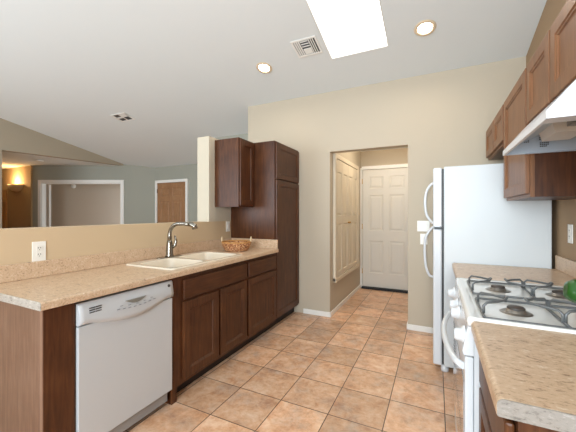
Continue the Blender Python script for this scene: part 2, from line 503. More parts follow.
bm = bmesh.new(); ys = (2.75, 4.955)
extrude_poly(bm, [(hp(y).x, y, z) for y, z in ((2.75, 2.48), (4.955, 2.48), (4.955, ceil_z(4.955) + .02), (2.75, ceil_z(2.75) + .02))], (-.12, 0, 0))
struct('wall_header', bm, M['header'])
bm = bmesh.new()
extrude_poly(bm, [(-7.25 - .15 * (2.75 - y), y, z) for y, z in ((-2.9, 0), (2.75, 0), (2.75, ceil_z(2.75) + .02), (-2.9, ceil_z(-2.9)))], (-.12, 0, 0))
struct('wall_living_left', bm, M['header'])
bm = bmesh.new()
extrude_poly(bm, [(-12.5, 0, 2.48), (-7.4, 0, 2.48), (-7.37, 2.75, 2.48), (-7.04, 4.955, 2.48), (-7.5, 4.8, 2.48), (-9.1, 4.02, 2.48), (-12.5, 4.02, 2.48)], (0, 0, .1))
struct('ceiling_hallway', bm, M['ceiling'])
struct('wall_sconce', B(-12.5, -8.95, 3.95, 4.05, 0, 2.48), plain('warm_wall_paint', (190, 166, 132), .85))
struct('wall_hallway_left', B(-12.6, -12.5, -1, 4.05, 0, 2.58), M['wall'])
struct('wall_hallway_front', B(-12.5, -7.7, -.12, 0, 0, 2.58), M['wall'])

# unseen wall behind the camera; two large windows added for the fill lamps
bm = bmesh.new()
zt = ceil_z(-2.9)
for (x0, x1, z0, z1) in ((-8.3, -6.5, 0, zt), (-6.5, -3.1, 0, .75), (-6.5, -3.1, 2.65, zt), (-3.1, -1.1, 0, zt), (-1.1, .6, 0, .9), (-1.1, .6, 2.5, zt), (.6, 1, 0, zt)):
    box(bm, x0, x1, -2.9, -2.75, z0, z1)
struct('wall_front', bm, M['wall'])
for k, (x0, x1, z0, z1) in enumerate(((-6.5, -3.1, .75, 2.65), (-1.1, .6, .9, 2.5))):
    bm = bmesh.new()
    box(bm, x0, x0 + .05, -2.86, -2.79, z0, z1); box(bm, x1 - .05, x1, -2.86, -2.79, z0, z1); box(bm, x0, x1, -2.86, -2.79, z0, z0 + .05); box(bm, x0, x1, -2.86, -2.79, z1 - .05, z1)
    box(bm, (x0 + x1) / 2 - .025, (x0 + x1) / 2 + .025, -2.86, -2.79, z0, z1)
    w = struct('window_%d' % (k + 1), bm, M['trim'])  # window frame added to go with its fill lamp

# sill cap on the half wall: same paint, slightly proud and rounded
# baseboards
def baseboard(name, x0, x1, y0, y1, h=.062): struct(name, B(x0, x1, y0, y1, .0, h, bev=.004), M['trim'])


baseboard('baseboard_back_left', -1.56, -1.2, YB - .013, YB - .0005)
baseboard('baseboard_back_right', -.284, .0, YB - .013, YB - .0005)
baseboard('baseboard_jamb_left', -1.1995, -1.187, YB - .013, YB + .12)
baseboard('baseboard_jamb_right', -.297, -.2845, YB - .013, YB + .12)
baseboard('baseboard_hall_left', -1.1995, -1.187, YB + .121, 5.41)
baseboard('baseboard_living', -5.1, -3.72, 5.286, 5.2995)

# ------------------------------------------------------------------ doors of the house
def six_panel(w, h, t=.035):
    s, ms = .115, .10
    pw = (w - 2 * s - ms) / 2
    P = []
    for x0 in (s, s + pw + ms):
        P += [(x0, x0 + pw, .24, .80), (x0, x0 + pw, .97, 1.59), (x0, x0 + pw, 1.70, h - .12)]
    return slab(w, h, t, P, edge=.003, steps=((.010, -.008), (.020, 0), (.016, .006)))


# hall end door
dr = struct('door_1', orient(six_panel(.81, 2.03), (-1.165, 5.415, .03), (1, 0, 0), (0, -1, 0)), M['doorwhite'])
bm = bmesh.new()
for z in (.25, 1.03, 1.82): box(bm, -1.178, -1.160, 5.372, 5.38, z, z + .09)
tag(obj('hinge', bm, M['brass'], dr), kind='structure')
bm = bmesh.new()
box(bm, -1.2, -1.172, 5.365, 5.4195, 0, 2.10, .003); box(bm, -.35, -.29, 5.365, 5.4195, 0, 2.10, .003); box(bm, -1.172, -.35, 5.365, 5.4195, 2.066, 2.125, .003)
struct('trim_2', bm, M['trim'])
struct('trim_3', B(-1.168, -.352, 5.30, 5.413, .0005, .026, bev=.004), M['rug'])

# brown living-room door
d3 = struct('door_2', orient(six_panel(.91, 2.02), (-6.10, 5.299, .01), (1, 0, 0), (0, -1, 0)), M['browndoor'])
bm = bmesh.new()
for z in (.25, 1.0, 1.80): box(bm, -6.112, -6.095, 5.255, 5.2635, z, z + .09)
tag(obj('hinge', bm, M['black'], d3), kind='structure')
bm = bmesh.new()
box(bm, -6.17, -6.105, 5.25, 5.2995, 0, 2.035, .003); box(bm, -5.185, -5.12, 5.25, 5.2995, 0, 2.035, .003); box(bm, -6.17, -5.12, 5.25, 5.2995, 2.035, 2.10, .003)
struct('trim_4', bm, M['trim'])
# door at the far left, beside the sconce
struct('door_3', orient(six_panel(.75, 1.9), (-10.86, 3.949, .01), (1, 0, 0), (0, -1, 0)), plain('tan_door_paint', (200, 160, 110), .6))
# bifold closet doors raised over a knee wall on the hall's left side
def bifold_leaf(w, h):
    s = .045
    return slab(w, h, .028, [(s, w - s, .06, .70), (s, w - s, .80, h - .16)], edge=.003, steps=((.008, -.011), (.014, 0), (.012, .008)))


Y0, LW = 3.86, .292
for k in range(4):
    d = struct('door_%d' % (4 + k), orient(bifold_leaf(LW, 1.55), (-1.199, Y0 + k * (LW + .006), .47), (0, 1, 0), (1, 0, 0)), M['doortan'])
    if k in (1, 2):
        yk = Y0 + k * (LW + .006) + (LW - .03 if k == 1 else .03)
        tag(obj('knob', lathe(bmesh.new(), [(0, .03), (.010, .028), (.015, .02), (.012, .010), (.006, .006), (.006, 0)], (-1.171, yk, 1.17), 16, 'x'), M['brass'], d), kind='structure')
bm = bmesh.new()
box(bm, -1.1995, -1.165, 3.795, 3.855, .42, 2.09, .003); box(bm, -1.1995, -1.165, 5.06, 5.12, .42, 2.09, .003); box(bm, -1.1995, -1.165, 3.855, 5.06, 2.03, 2.09, .003); box(bm, -1.1995, -1.16, 3.795, 5.12, .41, .465, .003)
struct('trim_5', bm, M['doortan'])

# ------------------------------------------------------------------ left run of cabinets
FX = -1.62            # face of the frames
WX = XL + .002        # wall side


def base_box(bm, y0, y1, top=.868, face=FX, wall=None, sgn=1, kick=.07):
    """open carcass: sides, bottom, back, toe board"""
    wl = WX if wall is None else wall
    a, b = (wl, face - .019 * sgn) if sgn > 0 else (face - .019 * sgn, wl)
    box(bm, a, b, y0, y0 + .016, .10, top); box(bm, a, b, y1 - .016, y1, .10, top)
    box(bm, a, b, y0 + .016, y1 - .016, .10, .118)
    if sgn > 0: box(bm, wl, wl + .01, y0 + .016, y1 - .016, .118, top)
    else: box(bm, wl - .01, wl, y0 + .016, y1 - .016, .118, top)


def toe(y0, y1, x=FX - .075): return B(x - .012, x, y0, y1, .0005, .0998)


def face_frame(y0, y1, z0, z1, openings, x0, x1):
    """slab frame with openings left open (y0,y1,z0,z1)"""
    bm = bmesh.new(); ys = sorted({y0, y1} | {o[0] for o in openings} | {o[1] for o in openings}); zs = sorted({z0, z1} | {o[2] for o in openings} | {o[3] for o in openings})
    for i in range(len(ys) - 1):
        for j in range(len(zs) - 1):
            cy, cz = (ys[i] + ys[i + 1]) / 2, (zs[j] + zs[j + 1]) / 2
            if not any(o[0] < cy < o[1] and o[2] < cz < o[3] for o in openings):
                box(bm, x0, x1, ys[i], ys[i + 1], zs[j], zs[j + 1])
    bmesh.ops.remove_doubles(bm, verts=bm.verts, dist=1e-5)
    # drop the doubled internal walls
    seen = {}
    for f in list(bm.faces):
        k = tuple(sorted(v.index for v in f.verts)) if False else frozenset(v for v in f.verts)
        seen.setdefault(k, []).append(f)
    bmesh.ops.delete(bm, geom=[f for fs in seen.values() if len(fs) > 1 for f in fs], context='FACES_ONLY')
    return bm


def fdoor(y0, y1, z0, z1, x=FX + .001, rail=.055): return orient(cab_door(y1 - y0, z1 - z0, .02, rail), (x, y0, z0), (0, 1, 0), (1, 0, 0))


def drawer_front(y0, y1, z0, z1, x=FX + .001, d=1):
    if d > 0: b = B(x, x + .02, y0, y1, z0, z1, bev=.006)
    else: b = B(x - .02, x, y0, y1, z0, z1, bev=.006)
    return b


# near end panel and filler beside the dishwasher
ep = thing('end_panel', 'tall brown wood end panel closing the counter run left of the dishwasher', 'cabinet panel', (-1.93, .79, 0))
obj('side_panel', B(WX, FX - .0195, .758, .779, .0005, .869), M['woodside'], ep)
obj('front_filler', B(FX - .019, FX, .7625, .898, .0005, .869), M['wood'], ep)
obj('edge_strip', B(FX - .019, FX, .758, .7622, .0005, .869), wood('edge_band', (120, 92, 76), (142, 112, 94), (160, 130, 110)), ep)

# dishwasher
dwt = thing('dishwasher', 'white built-in dishwasher with black control marks under the left counter', 'dishwasher', (-1.9, 1.21, 0))
DY0, DY1 = .906, 1.508
obj('body', B(-2.2, -1.665, DY0 + .01, DY1 - .01, .11, .85), M['dark'], dwt)
obj('door', B(-1.664, -1.605, DY0, DY1, .115, .736, bev=.004), M['dw'], dwt)
# control panel whose lower edge bows downwards in the middle
bm = bmesh.new(); n = 24; pts = []
for i in range(n + 1):
    u = i / n; y = DY0 + (DY1 - DY0) * u
    bow = .0 + .045 * max(0, math.sin(PI * min(1, max(0, (u - .08) / .84)))) ** 1.2
    pts.append((-1.592 - .006 * abs(2 * u - 1) ** 3, y, .742 - bow))
top = [(-1.592, DY0 + (DY1 - DY0) * i / n, .852) for i in range(n, -1, -1)]
rows = []
for i in range(n + 1):
    u = i / n; y = DY0 + (DY1 - DY0) * u; zb = pts[i][2]; bulge = .010 * math.sin(PI * u)
    prof = [(-1.664, zb), (-1.606, zb), (-1.598 + bulge * .8, zb + .006), (-1.593 + bulge, zb + .03), (-1.600 + bulge * .3, .812), (-1.606, .846), (-1.612, .853), (-1.664, .853)]
    rows.append([bm.verts.new((x, y, z)) for x, z in prof])
for a, b in zip(rows, rows[1:]):
    for k in range(8):
        f = bm.faces.new([a[k], a[(k + 1) % 8], b[(k + 1) % 8], b[k]]); f.smooth = k in (2, 3, 4)
bm.faces.new(rows[0]); bm.faces.new(rows[-1][::-1])
cp = obj('control_panel', bm, M['dw'], dwt)
bm = bmesh.new()   # vent slots
for k in range(3):
    for s in range(2): box(bm, -1.598, -1.5935, .955 + s * .033, .984 + s * .033, .795 + k * .012, .7995 + k * .012)
obj('vent', bm, M['slot'], cp)
bm = bmesh.new()   # recessed grip: a dark lens-shaped pocket
pp = []
for i in range(17):
    u = i / 16; pp.append((-1.5885, 1.155 + .13 * u, .808))
for i in range(16, -1, -1):
    u = i / 16; pp.append((-1.5865, 1.155 + .13 * u, .806 - .021 * math.sin(PI * u)))
extrude_poly(bm, pp, (-.012, 0, 0)); obj('grip', bm, plain('grip_grey', (128, 126, 118), .4), cp)
bm = bmesh.new()
for k in range(8): box(bm, -1.587, -1.5845, 1.10 + k * .034, 1.116 + k * .034, .772 - .010 * math.sin(PI * k / 7), .776 - .010 * math.sin(PI * k / 7))
for k in range(5): box(bm, -1.590, -1.5845, 1.12 + k * .05, 1.133 + k * .05, .787 - .010 * math.sin(PI * k / 4), .789 - .010 * math.sin(PI * k / 4))
obj('buttons', bm, plain('button_grey', (140, 144, 150), .5), cp)
obj('badge', lathe(bmesh.new(), [(0, .004), (.009, .004), (.011, 0)], (-1.603, 1.475, .825), 20, 'x'), M['dark'], cp)
obj('toe_plate', B(-1.66, -1.640, DY0 + .012, DY1 - .012, .035, .108), plain('toe_plate_grey', (150, 150, 150), .4), dwt)
obj('base', B(-1.72, -1.70, DY0 + .012, DY1 - .012, .0005, .034), M['black'], dwt)

# sink base cabinet
sb = thing('sink_cabinet', 'dark cherry base cabinet with two doors under the sink', 'cabinet', (-1.93, 2.0, 0))
CY0, CY1 = 1.516, 2.424
bm = bmesh.new(); base_box(bm, CY0, CY1); box(bm, WX, FX - .019, CY0, CY0 + .016, .0005, .10)
obj('carcass', bm, M['wood'], sb)
obj('face_frame', face_frame(CY0, CY1, .10, .869, [(1.65, 1.975, .15, .66), (2.04, 2.38, .15, .66)], FX - .019, FX), M['wood'], sb)
obj('filler_leg', B(FX - .03, FX, CY0, CY0 + .045, .0005, .0998), M['wood'], sb)
obj('false_front', drawer_front(1.612, 2.404, .698, .836), M['woodh'], sb)
obj('door', fdoor(1.612, 1.992, .132, .678), M['wood'], sb)
obj('door', fdoor(2.022, 2.404, .132, .678), M['wood'], sb)
obj('toe_board', toe(CY0 + .046, CY1), M['toe_black'], sb)

# single drawer base
db = thing('drawer_base_cabinet', 'dark cherry base cabinet with one drawer over one door, left of the tall pantry', 'cabinet', (-1.93, 2.73, 0))
bm = bmesh.new(); base_box(bm, 2.426, 3.013); obj('carcass', bm, M['wood'], db)
obj('face_frame', face_frame(2.426, 3.013, .10, .869, [(2.465, 2.965, .15, .66), (2.465, 2.965, .71, .83)], FX - .019, FX), M['wood'], db)
obj('drawer', drawer_front(2.440, 2.992, .698, .836), M['woodh'], db)
obj('door', fdoor(2.440, 2.992, .132, .678), M['wood'], db)
obj('toe_board', toe(2.426, 3.013), M['toe_black'], db)

# tall pantry
pt = thing('pantry_cabinet', 'tall dark cherry pantry cabinet in the corner by the doorway', 'cabinet', (-1.93, 3.35, 0))
bm = bmesh.new(); box(bm, WX, FX - .0365, 3.016, 3.666, .10, 2.128); obj('carcass', bm, M['wood'], pt)
obj('face_frame', face_frame(3.016, 3.666, .10, 2.128, [(3.055, 3.63, .15, 1.66), (3.055, 3.63, 1.72, 2.09)], FX - .036, FX - .017), M['wood'], pt)
obj('door', fdoor(3.033, 3.650, .125, 1.683, x=FX - .016), M['wood'], pt)
tag(obj('door', fdoor(3.033, 3.650, 1.70, 2.112, x=FX - .016), M['wood'], pt), 'short upper door')
obj('toe_board', toe(3.016, 3.666), M['toe_black'], pt)

# small upper cabinet
uc = thing('upper_cabinet', 'narrow dark cherry wall cabinet hanging beside the tall pantry', 'cabinet', (-2.08, 2.88, 1.38))
obj('carcass', B(WX, -1.9345, 2.715, 3.013, 1.378, 2.128), M['wood'], uc)
obj('face_frame', B(-1.934, -1.915, 2.715, 3.013, 1.378, 2.128), M['wood'], uc)
obj('door', fdoor(2.728, 3.003, 1.392, 2.112, x=-1.914), M['wood'], uc)


# countertop with rolled front edge
def edge_profile(xw, xf, zt, th, r=.012, n=5):
    """(x,z) outline from the wall to the rolled edge at xf"""
    s = 1 if xf > xw else -1
    pts = [(xw, zt - th + .012), (xw, zt)]
    for k in range(n + 1):
        a = PI / 2 * (1 - k / n); pts.append((xf - s * r + s * r * math.cos(a), zt - r + r * math.sin(a)))
    pts += [(xf, zt - th + .003), (xf - s * .003, zt - th), (xf - s * .028, zt - th), (xf - s * .028, zt - th + .012)]
    return pts


def cap_profile(xw, xf, zt, th, r=.012): return [(x, zt - th if k in (0,) else z) for k, (x, z) in enumerate(edge_profile(xw, xf, zt, th, r)[:-2])]


def prism_y(bm, prof, y0, y1): return extrude_poly(bm, [(x, y0, z) for x, z in prof], (0, y1 - y0, 0))


CT = .910
SX0, SX1, SY0, SY1 = -2.155, -1.645, 1.545, 2.42     # sink rim
ct = thing('countertop', 'long beige speckled countertop over the dishwasher and sink cabinets', 'countertop', (-1.9, 1.9, .87))
bm = bmesh.new()
e = .02
prism_y(bm, edge_profile(WX, -1.585, CT, .039), .738, SY0 + e)
prism_y(bm, edge_profile(WX, -1.585, CT, .039), SY1 - e, 3.014)
prism_y(bm, edge_profile(SX1 - e, -1.585, CT, .039), SY0 + e, SY1 - e)
box(bm, WX, SX0 + e, SY0 + e, SY1 - e, CT - .027, CT)
obj('worktop', bm, M['counter'], ct)
bm = bmesh.new(); prism_y(bm, cap_profile(WX, -1.5855, CT - .0005, .038), .735, .7378); tag(obj('end_cap', bm, M['counter_end'], ct), 'pale grey end cap')
bm = bmesh.new(); box(bm, WX, WX + .02, .738, 3.014, CT + .0005, CT + .10, bev=.004); box(bm, WX + .021, -1.592, 2.994, 3.014, CT + .0005, CT + .10, bev=.004)
obj('backsplash', bm, M['counter'], ct)


# double-bowl drop-in sink
def rrect(x0, x1, y0, y1, r, n=5):
    pts = []
    for cx, cy, a0 in ((x1 - r, y1 - r, 0), (x0 + r, y1 - r, PI / 2), (x0 + r, y0 + r, PI), (x1 - r, y0 + r, 3 * PI / 2)):
        for k in range(n + 1):
            a = a0 + PI / 2 * k / n; pts.append((cx + r * math.cos(a), cy + r * math.sin(a)))
    return pts


sk2 = thing('sink', 'white double-bowl drop-in sink set in the left countertop', 'sink', (-1.905, 1.96, CT))
bm = bmesh.new()
zt = CT + .011


def loop(pts, z): return [bm.verts.new((x, y, z)) for x, y in pts]


def bridge(a, b, smooth=True):
    n = len(a)
    for i in range(n):
        f = bm.faces.new([a[i], a[(i + 1) % n], b[(i + 1) % n], b[i]]); f.smooth = smooth


R = .035
o0 = loop(rrect(SX0, SX1, SY0, SY1, R), CT + .0006); o1 = loop(rrect(SX0, SX1, SY0, SY1, R), CT + .005); o2 = loop(rrect(SX0 + .006, SX1 - .006, SY0 + .006, SY1 - .006, R), zt)
bridge(o0, o1); bridge(o1, o2)
bowls = [(SX0 + .085, SX1 - .032, SY0 + .032, SY0 + .385), (SX0 + .085, SX1 - .032, SY0 + .425, SY1 - .032)]
inner = []
for (a, b_, c, d) in bowls:
    l0 = loop(rrect(a, b_, c, d, .06), zt); l1 = loop(rrect(a + .006, b_ - .006, c + .006, d - .006, .06), zt - .008)
    l2 = loop(rrect(a + .02, b_ - .02, c + .02, d - .02, .06), zt - .165); l3 = loop(rrect(a + .05, b_ - .05, c + .05, d - .05, .06), zt - .19)
    bridge(l0, l1); bridge(l1, l2); bridge(l2, l3); f = bm.faces.new(l3)
    inner.append(l0)
# rim top: fill between outer loop and the two bowl loops
es = []
for lp in [o2] + inner:
    for i in range(len(lp)):
        ed = bm.edges.get((lp[i], lp[(i + 1) % len(lp)])); es.append(ed)
bmesh.ops.triangle_fill(bm, use_beauty=True, edges=es)
obj('basin', bm, M['sink'], sk2)
for (a, b_, c, d) in bowls:
    obj('drain', lathe(bmesh.new(), [(0, .002), (.022, .002), (.03, .006), (.042, .006), (.044, .001)], ((a + b_) / 2, (c + d) / 2, zt - .19), 24), M['steel'], sk2)

# faucet
fc = thing('faucet', 'brushed metal pull-out kitchen faucet with side lever standing behind the sink', 'faucet', (-2.115, 1.955, zt))
FXx, FY = -2.115, 1.955
bm = bmesh.new(); pl = rrect(FXx - .028, FXx + .028, FY - .13, FY + .13, .027)
extrude_poly(bm, [(x, y, zt + .0005) for x, y in pl], (0, 0, .006)); obj('deck_plate', bm, M['steel'], fc)
obj('body', lathe(bmesh.new(), [(0, 0), (.036, 0), (.036, .008), (.031, .02), (.027, .10), (.024, .125), (.019, .14), (0, .142)], (FXx, FY, zt + .0066), 24), M['steel'], fc)
path = [(FXx, FY, zt + .13), (FXx, FY, zt + .19)]
for k in range(1, 11):
    a = PI / 2 * k / 10; path.append((FXx + .10 - .10 * math.cos(a), FY + .01 * k / 10, zt + .20 + .095 * math.sin(a)))
path += [(FXx + .15, FY + .015, zt + .296), (FXx + .215, FY + .02, zt + .292)]
obj('spout', tube(bmesh.new(), path, [.019, .018] + [.0165] * 10 + [.0155, .0165], 14), M['steel'], fc)
obj('spray_head', tube(bmesh.new(), [(FXx + .21, FY + .02, zt + .294), (FXx + .235, FY + .022, zt + .292), (FXx + .262, FY + .025, zt + .280), (FXx + .270, FY + .026, zt + .252)], [.018, .022, .024, .022], 14), M['steel'], fc)
obj('lever', tube(bmesh.new(), [(FXx + .015, FY + .015, zt + .085), (FXx + .035, FY + .028, zt + .10), (FXx + .042, FY + .034, zt + .14), (FXx + .034, FY + .03, zt + .19)], [.015, .015, .013, .007], 10), M['steel'], fc)

# basket
bk = thing('wicker_basket', 'small woven brown basket with two loop handles on the left countertop', 'basket', (-1.93, 2.66, CT))
BX, BYY, bz = -1.905, 2.665, CT + .001
bm = bmesh.new(); NS = 44
for j in range(11):
    h = .006 + j * .0078; r0 = .112 + .040 * (j / 10) ** .8
    pts = [(BX + (r0 + .0035 * (1 if (k + j) % 2 else -1)) * math.cos(2 * PI * k / NS), BYY + (r0 + .0035 * (1 if (k + j) % 2 else -1)) * math.sin(2 * PI * k / NS), bz + h) for k in range(NS)]
    tube(bm, pts, .0046, 6, closed=True)
obj('weave', bm, M['wicker'], bk)
bm = bmesh.new()
for k in range(NS // 2):
    a = 2 * PI * (2 * k) / NS
    tube(bm, [(BX + r * math.cos(a), BYY + r * math.sin(a), bz + h) for r, h in ((.110, .002), (.134, .045), (.152, .088))], .0028, 5)
obj('stakes', bm, M['wicker'], bk)
bm = bmesh.new()
for d in (0, .006):
    tube(bm, [(BX + (.153) * math.cos(2 * PI * k / 40), BYY + (.153) * math.sin(2 * PI * k / 40), bz + .090 + d + .002 * math.sin(10 * PI * k / 20)) for k in range(40)], .005, 6, closed=True)
obj('rim', bm, plain('basket_rim', (190, 138, 78), .6, noise=.3, nscale=60), bk)
obj('bottom', lathe(bmesh.new(), [(0, .004), (.110, .004), (.110, 0), (0, 0)], (BX, BYY, bz), 32), M['wicker'], bk)
for s in (-1, 1):
    ang = math.radians(26) + (0 if s > 0 else PI)
    c = Vector((BX + (.153) * math.cos(ang), BYY + (.153) * math.sin(ang), bz + .093)); tdir = Vector((-math.sin(ang), math.cos(ang), 0))
    obj('handle', tube(bmesh.new(), [c + tdir * (.026 * math.cos(PI * k / 10)) + Vector((0, 0, .052 * math.sin(PI * k / 10))) for k in range(11)], .006, 7), plain('handle_reed', (226, 206, 170), .6), bk)


# ------------------------------------------------------------------ outlets and switches
def outlet(loc, u, o, w, h, label, kinds, name='wall_outlet', cat='outlet'):
    t = thing(name, label, cat, loc)
    L = Vector(loc)
    b = B(-w / 2, w / 2, .0006, .006, -h / 2, h / 2, bev=.002); obj('cover_plate', orient(b, L, u, o), M['plate'], t)
    n = len(kinds)
    for i, k in enumerate(kinds):
        cx = (i - (n - 1) / 2) * .046
        if k == 'outlet':
            for dz in (-.02, .02):
                fce = obj('receptacle', orient(extrude_poly(bmesh.new(), [(cx + x, .0062, dz + z) for x, z in rrect(-.017, .017, -.0145, .0145, .008)], (0, .002, 0)), L, u, o), M['plate'], t)
                b = bmesh.new()
                box(b, cx - .008, cx - .005, .0084, .0090, dz - .002, dz + .007); box(b, cx + .005, cx + .008, .0084, .0090, dz - .002, dz + .007); box(b, cx - .002, cx + .002, .0084, .0090, dz - .011, dz - .007)
                obj('slots', orient(b, L, u, o), M['slot'], fce)
        else:
            obj('toggle', orient(B(cx - .015, cx + .015, .0062, .0105, -.032, .032, bev=.002), L, u, o), M['plate'], t)
    return t


outlet((XL, 1.03, 1.07), (0, 1, 0), (1, 0, 0), .074, .122, 'white duplex outlet on the half wall above the left countertop', ['outlet'])
outlet((XL, 2.955, 1.15), (0, 1, 0), (1, 0, 0), .074, .122, 'small white wall plate under the narrow wall cabinet by the pantry', ['switch'], 'wall_switch', 'switch')
outlet((-.125, YB, 1.165), (1, 0, 0), (0, -1, 0), .125, .118, 'wide white double switch plate left of the refrigerator', ['switch', 'switch'], 'wall_switch', 'switch')
outlet((-.12, YB, 1.022), (1, 0, 0), (0, -1, 0), .074, .118, 'small white single plate below the double switch by the refrigerator', ['switch'], 'wall_switch', 'switch')
outlet((XR, 2.575, 1.175), (0, -1, 0), (-1, 0, 0), .074, .122, 'white outlet on the right wall behind the stove counter', ['outlet'])

# ------------------------------------------------------------------ right side: refrigerator
rf = thing('refrigerator', 'tall white top-freezer refrigerator with bowed handles beside the doorway', 'refrigerator', (.38, 3.2, 0))
RY0, RY1 = 2.80, 3.60
obj('cabinet', B(.058, .752, RY0, RY1, .05, 1.69, bev=.008), M['white_tex'], rf)
for (z0, z1, nm) in ((1.19, 1.684, 'freezer_door'), (.055, 1.178, 'door')):
    d = obj(nm, B(-.022, .044, RY0 - .002, RY1 + .002, z0, z1, bev=.012, seg=3), M['white'], rf)
    if nm == 'door': hz = [(.64, 0), (.66, .045), (.76, .078), (.92, .088), (1.05, .078), (1.14, .03), (1.165, 0)]
    else: hz = [(1.20, 0), (1.225, .03), (1.30, .072), (1.42, .084), (1.53, .072), (1.60, .035), (1.625, 0)]
    obj('handle', tube(bmesh.new(), smooth([(-.020 - dx, RY1 - .07, z) for z, dx in hz]), .0135, 12), M['white'], d)
obj('gasket', B(.0445, .0575, RY0 + .02, RY1 - .02, .07, 1.675), M['dark'], rf)
obj('hinge', B(-.012, .056, RY0 - .008, RY0 + .03, 1.1782, 1.1898), M['black'], rf)
for (x, y) in ((.065, RY0 + .04), (.065, RY1 - .04), (.70, RY0 + .04), (.70, RY1 - .04)):
    obj('foot', lathe(bmesh.new(), [(0, .0), (.028, .0), (.030, .012), (.03, .052), (0, .052)], (x, y, .0005), 18), M['white'], rf)

# ------------------------------------------------------------------ range
GY0, GY1 = 1.322, 2.118
rg = thing('gas_range', 'white freestanding gas range with four burners between the right counters', 'stove', (.45, 1.70, 0))
obj('body', B(.128, .76, GY0, GY1, .02, .885), M['white'], rg)
bm = bmesh.new()
# cooktop pan: rim with recessed top
x0, x1 = .105, .70
o_a = [(x0, GY0 - .002), (x1, GY0 - .002), (x1, GY1 + .002), (x0, GY1 + .002)]
def L4(ins, z): return [bm.verts.new((x, y, z)) for x, y in rrect(x0 + ins, x1 - ins, GY0 - .002 + ins, GY1 + .002 - ins, max(.004, .02 - ins * .2), 4)]
ls = [L4(0, .886), L4(0, .908), L4(.006, .918), L4(.020, .918), L4(.045, .908)]
for a, b in zip(ls, ls[1:]): bridge(a, b)
bm.faces.new(ls[-1]); bm.faces.new(ls[0][::-1])
obj('cooktop', bm, M['enamel'], rg)
# front control panel, slanted
bm = bmesh.new()
prism_y(bm, [(.108, .884), (.127, .884), (.127, .775), (.094, .775), (.090, .79)], GY0, GY1)
cpn = obj('control_panel', bm, M['white'], rg)
for y in (1.375, 1.66, 1.80, 2.06):
    o = obj('knob', lathe(bmesh.new(), [(0, -.034), (.018, -.034), (.023, -.028), (.026, -.008), (.036, -.003), (.037, .004)], (.098, y, .832), 20, 'x'), M['white'], cpn)
# oven door, window, bowed handle
od = obj('oven_door', B(.098, .127, GY0 + .004, GY1 - .004, .20, .768, bev=.006), M['white'], rg)
obj('window', B(.0948, .0978, GY0 + .03, GY1 - .03, .24, .66), M['glass_reflect'], od)
pts = []
for k in range(21):
    u = k / 20; pts.append((.096 - .060 * math.sin(PI * u) ** .55, GY0 + .04 + (GY1 - GY0 - .08) * u, .715))
obj('handle', tube(bmesh.new(), pts, .013, 12), M['white'], od)
obj('storage_drawer', B(.102, .127, GY0 + .004, GY1 - .004, .045, .19, bev=.006), M['white'], rg)
bm = bmesh.new()
prism_y(bm, [(.700, .886), (.700, 1.03), (.706, 1.048), (.72, 1.055), (.765, 1.055), (.775, 1.045), (.775, .886)], GY0, GY1)
obj('backguard', bm, M['white'], rg)
for y in (GY0 + .06, GY1 - .06):
    for x in (.17, .70): obj('foot', lathe(bmesh.new(), [(0, 0), (.016, 0), (.016, .0195), (0, .0195)], (x, y, .0003), 12), M['black'], rg)


def grate(y0, y1, lab):
    g = obj_g = None
    x0, x1, zb, zt_, r = .165, .665, .915, .957, .0052
    bm = bmesh.new()
    # base frame with rounded corners
    tube(bm, [(x, y, zb) for x, y in rrect(x0, x1, y0, y1, .012, 3)], r, 7, closed=True)
    cy = (y0 + y1) / 2; mid = (x0 + x1) / 2
    tube(bm, [(mid, y0, zb), (mid, y1, zb)], r, 7)
    for cx in (x0 + .125, x1 - .125):
        for s in (-1, 1):       # wide hairpin loops rising from the frame and closing in on the burner
            xa = cx + s * .121; w = .088
            P_ = [(0, -w, zb), (0, -w, zt_ - .012), (.012, -w + .004, zt_), (.05, -w * .62, zt_ + .001), (.082, -.018, zt_ + .001), (.090, -.008, zt_ + .010), (.090, .008, zt_ + .010), (.082, .018, zt_ + .001), (.05, w * .62, zt_ + .001), (.012, w - .004, zt_), (0, w, zt_ - .012), (0, w, zb)]
            tube(bm, [(xa - s * p[0], cy + p[1], p[2]) for p in P_], r, 7)
    return tag(obj('burner_grate', bm, M['iron'], None, origin=(x0, y0, .91)), lab, 'grate', 'burner grates on the gas range')


g1 = grate(1.355, 1.655, 'grey wire burner grate on the near half of the gas range')
g2 = grate(1.745, 2.060, 'grey wire burner grate on the far half of the gas range')
for y in (1.505, 1.902):
    for x in (.29, .54):
        b_ = obj('burner', lathe(bmesh.new(), [(.056, .0), (.048, .004), (.040, .0015), (.034, .004), (.032, .014), (.0, .015)], (x, y, .9082), 28), M['burner'], rg)
        obj('burner_cap', lathe(bmesh.new(), [(.030, .0), (.031, .005), (.026, .009), (0, .010)], (x, y, .9235), 24), M['cap'], b_)

# green pepper on the near grate
PX, PY = .480, 1.455
pp = thing('bell_pepper', 'glossy green bell pepper lying on the burner grate at the right edge', 'pepper', (PX, PY, .972))
prof = [(.74 * q[0], .82 * q[1]) for q in [(0, -.058), (.020, -.064), (.040, -.061), (.056, -.044), (.065, -.014), (.067, .015), (.061, .038), (.047, .053), (.024, .055), (.009, .044), (0, .042)]]
bm = lathe(bmesh.new(), prof, (0, 0, 0), 48, 'z', lobes=4, amp=.12)
rot = Matrix.Rotation(math.radians(100), 4, 'Y') @ Matrix.Rotation(.4, 4, 'Z')
for v in bm.verts: v.co = rot @ v.co
zmin = min(v.co.z for v in bm.verts)
for v in bm.verts: v.co += Vector((PX, PY, .9725 - zmin))
pepz = .9725 - zmin
obj('flesh', bm, M['pepper'], pp)
axis = rot.to_3x3() @ Vector((0, 0, 1)); c0 = Vector((PX, PY, pepz)) + axis * .028
obj('stem', tube(bmesh.new(), [c0, c0 + axis * .014, c0 + axis * .024 + Vector((0, 0, .006))], [.007, .005, .006], 8), M['stem'], pp)

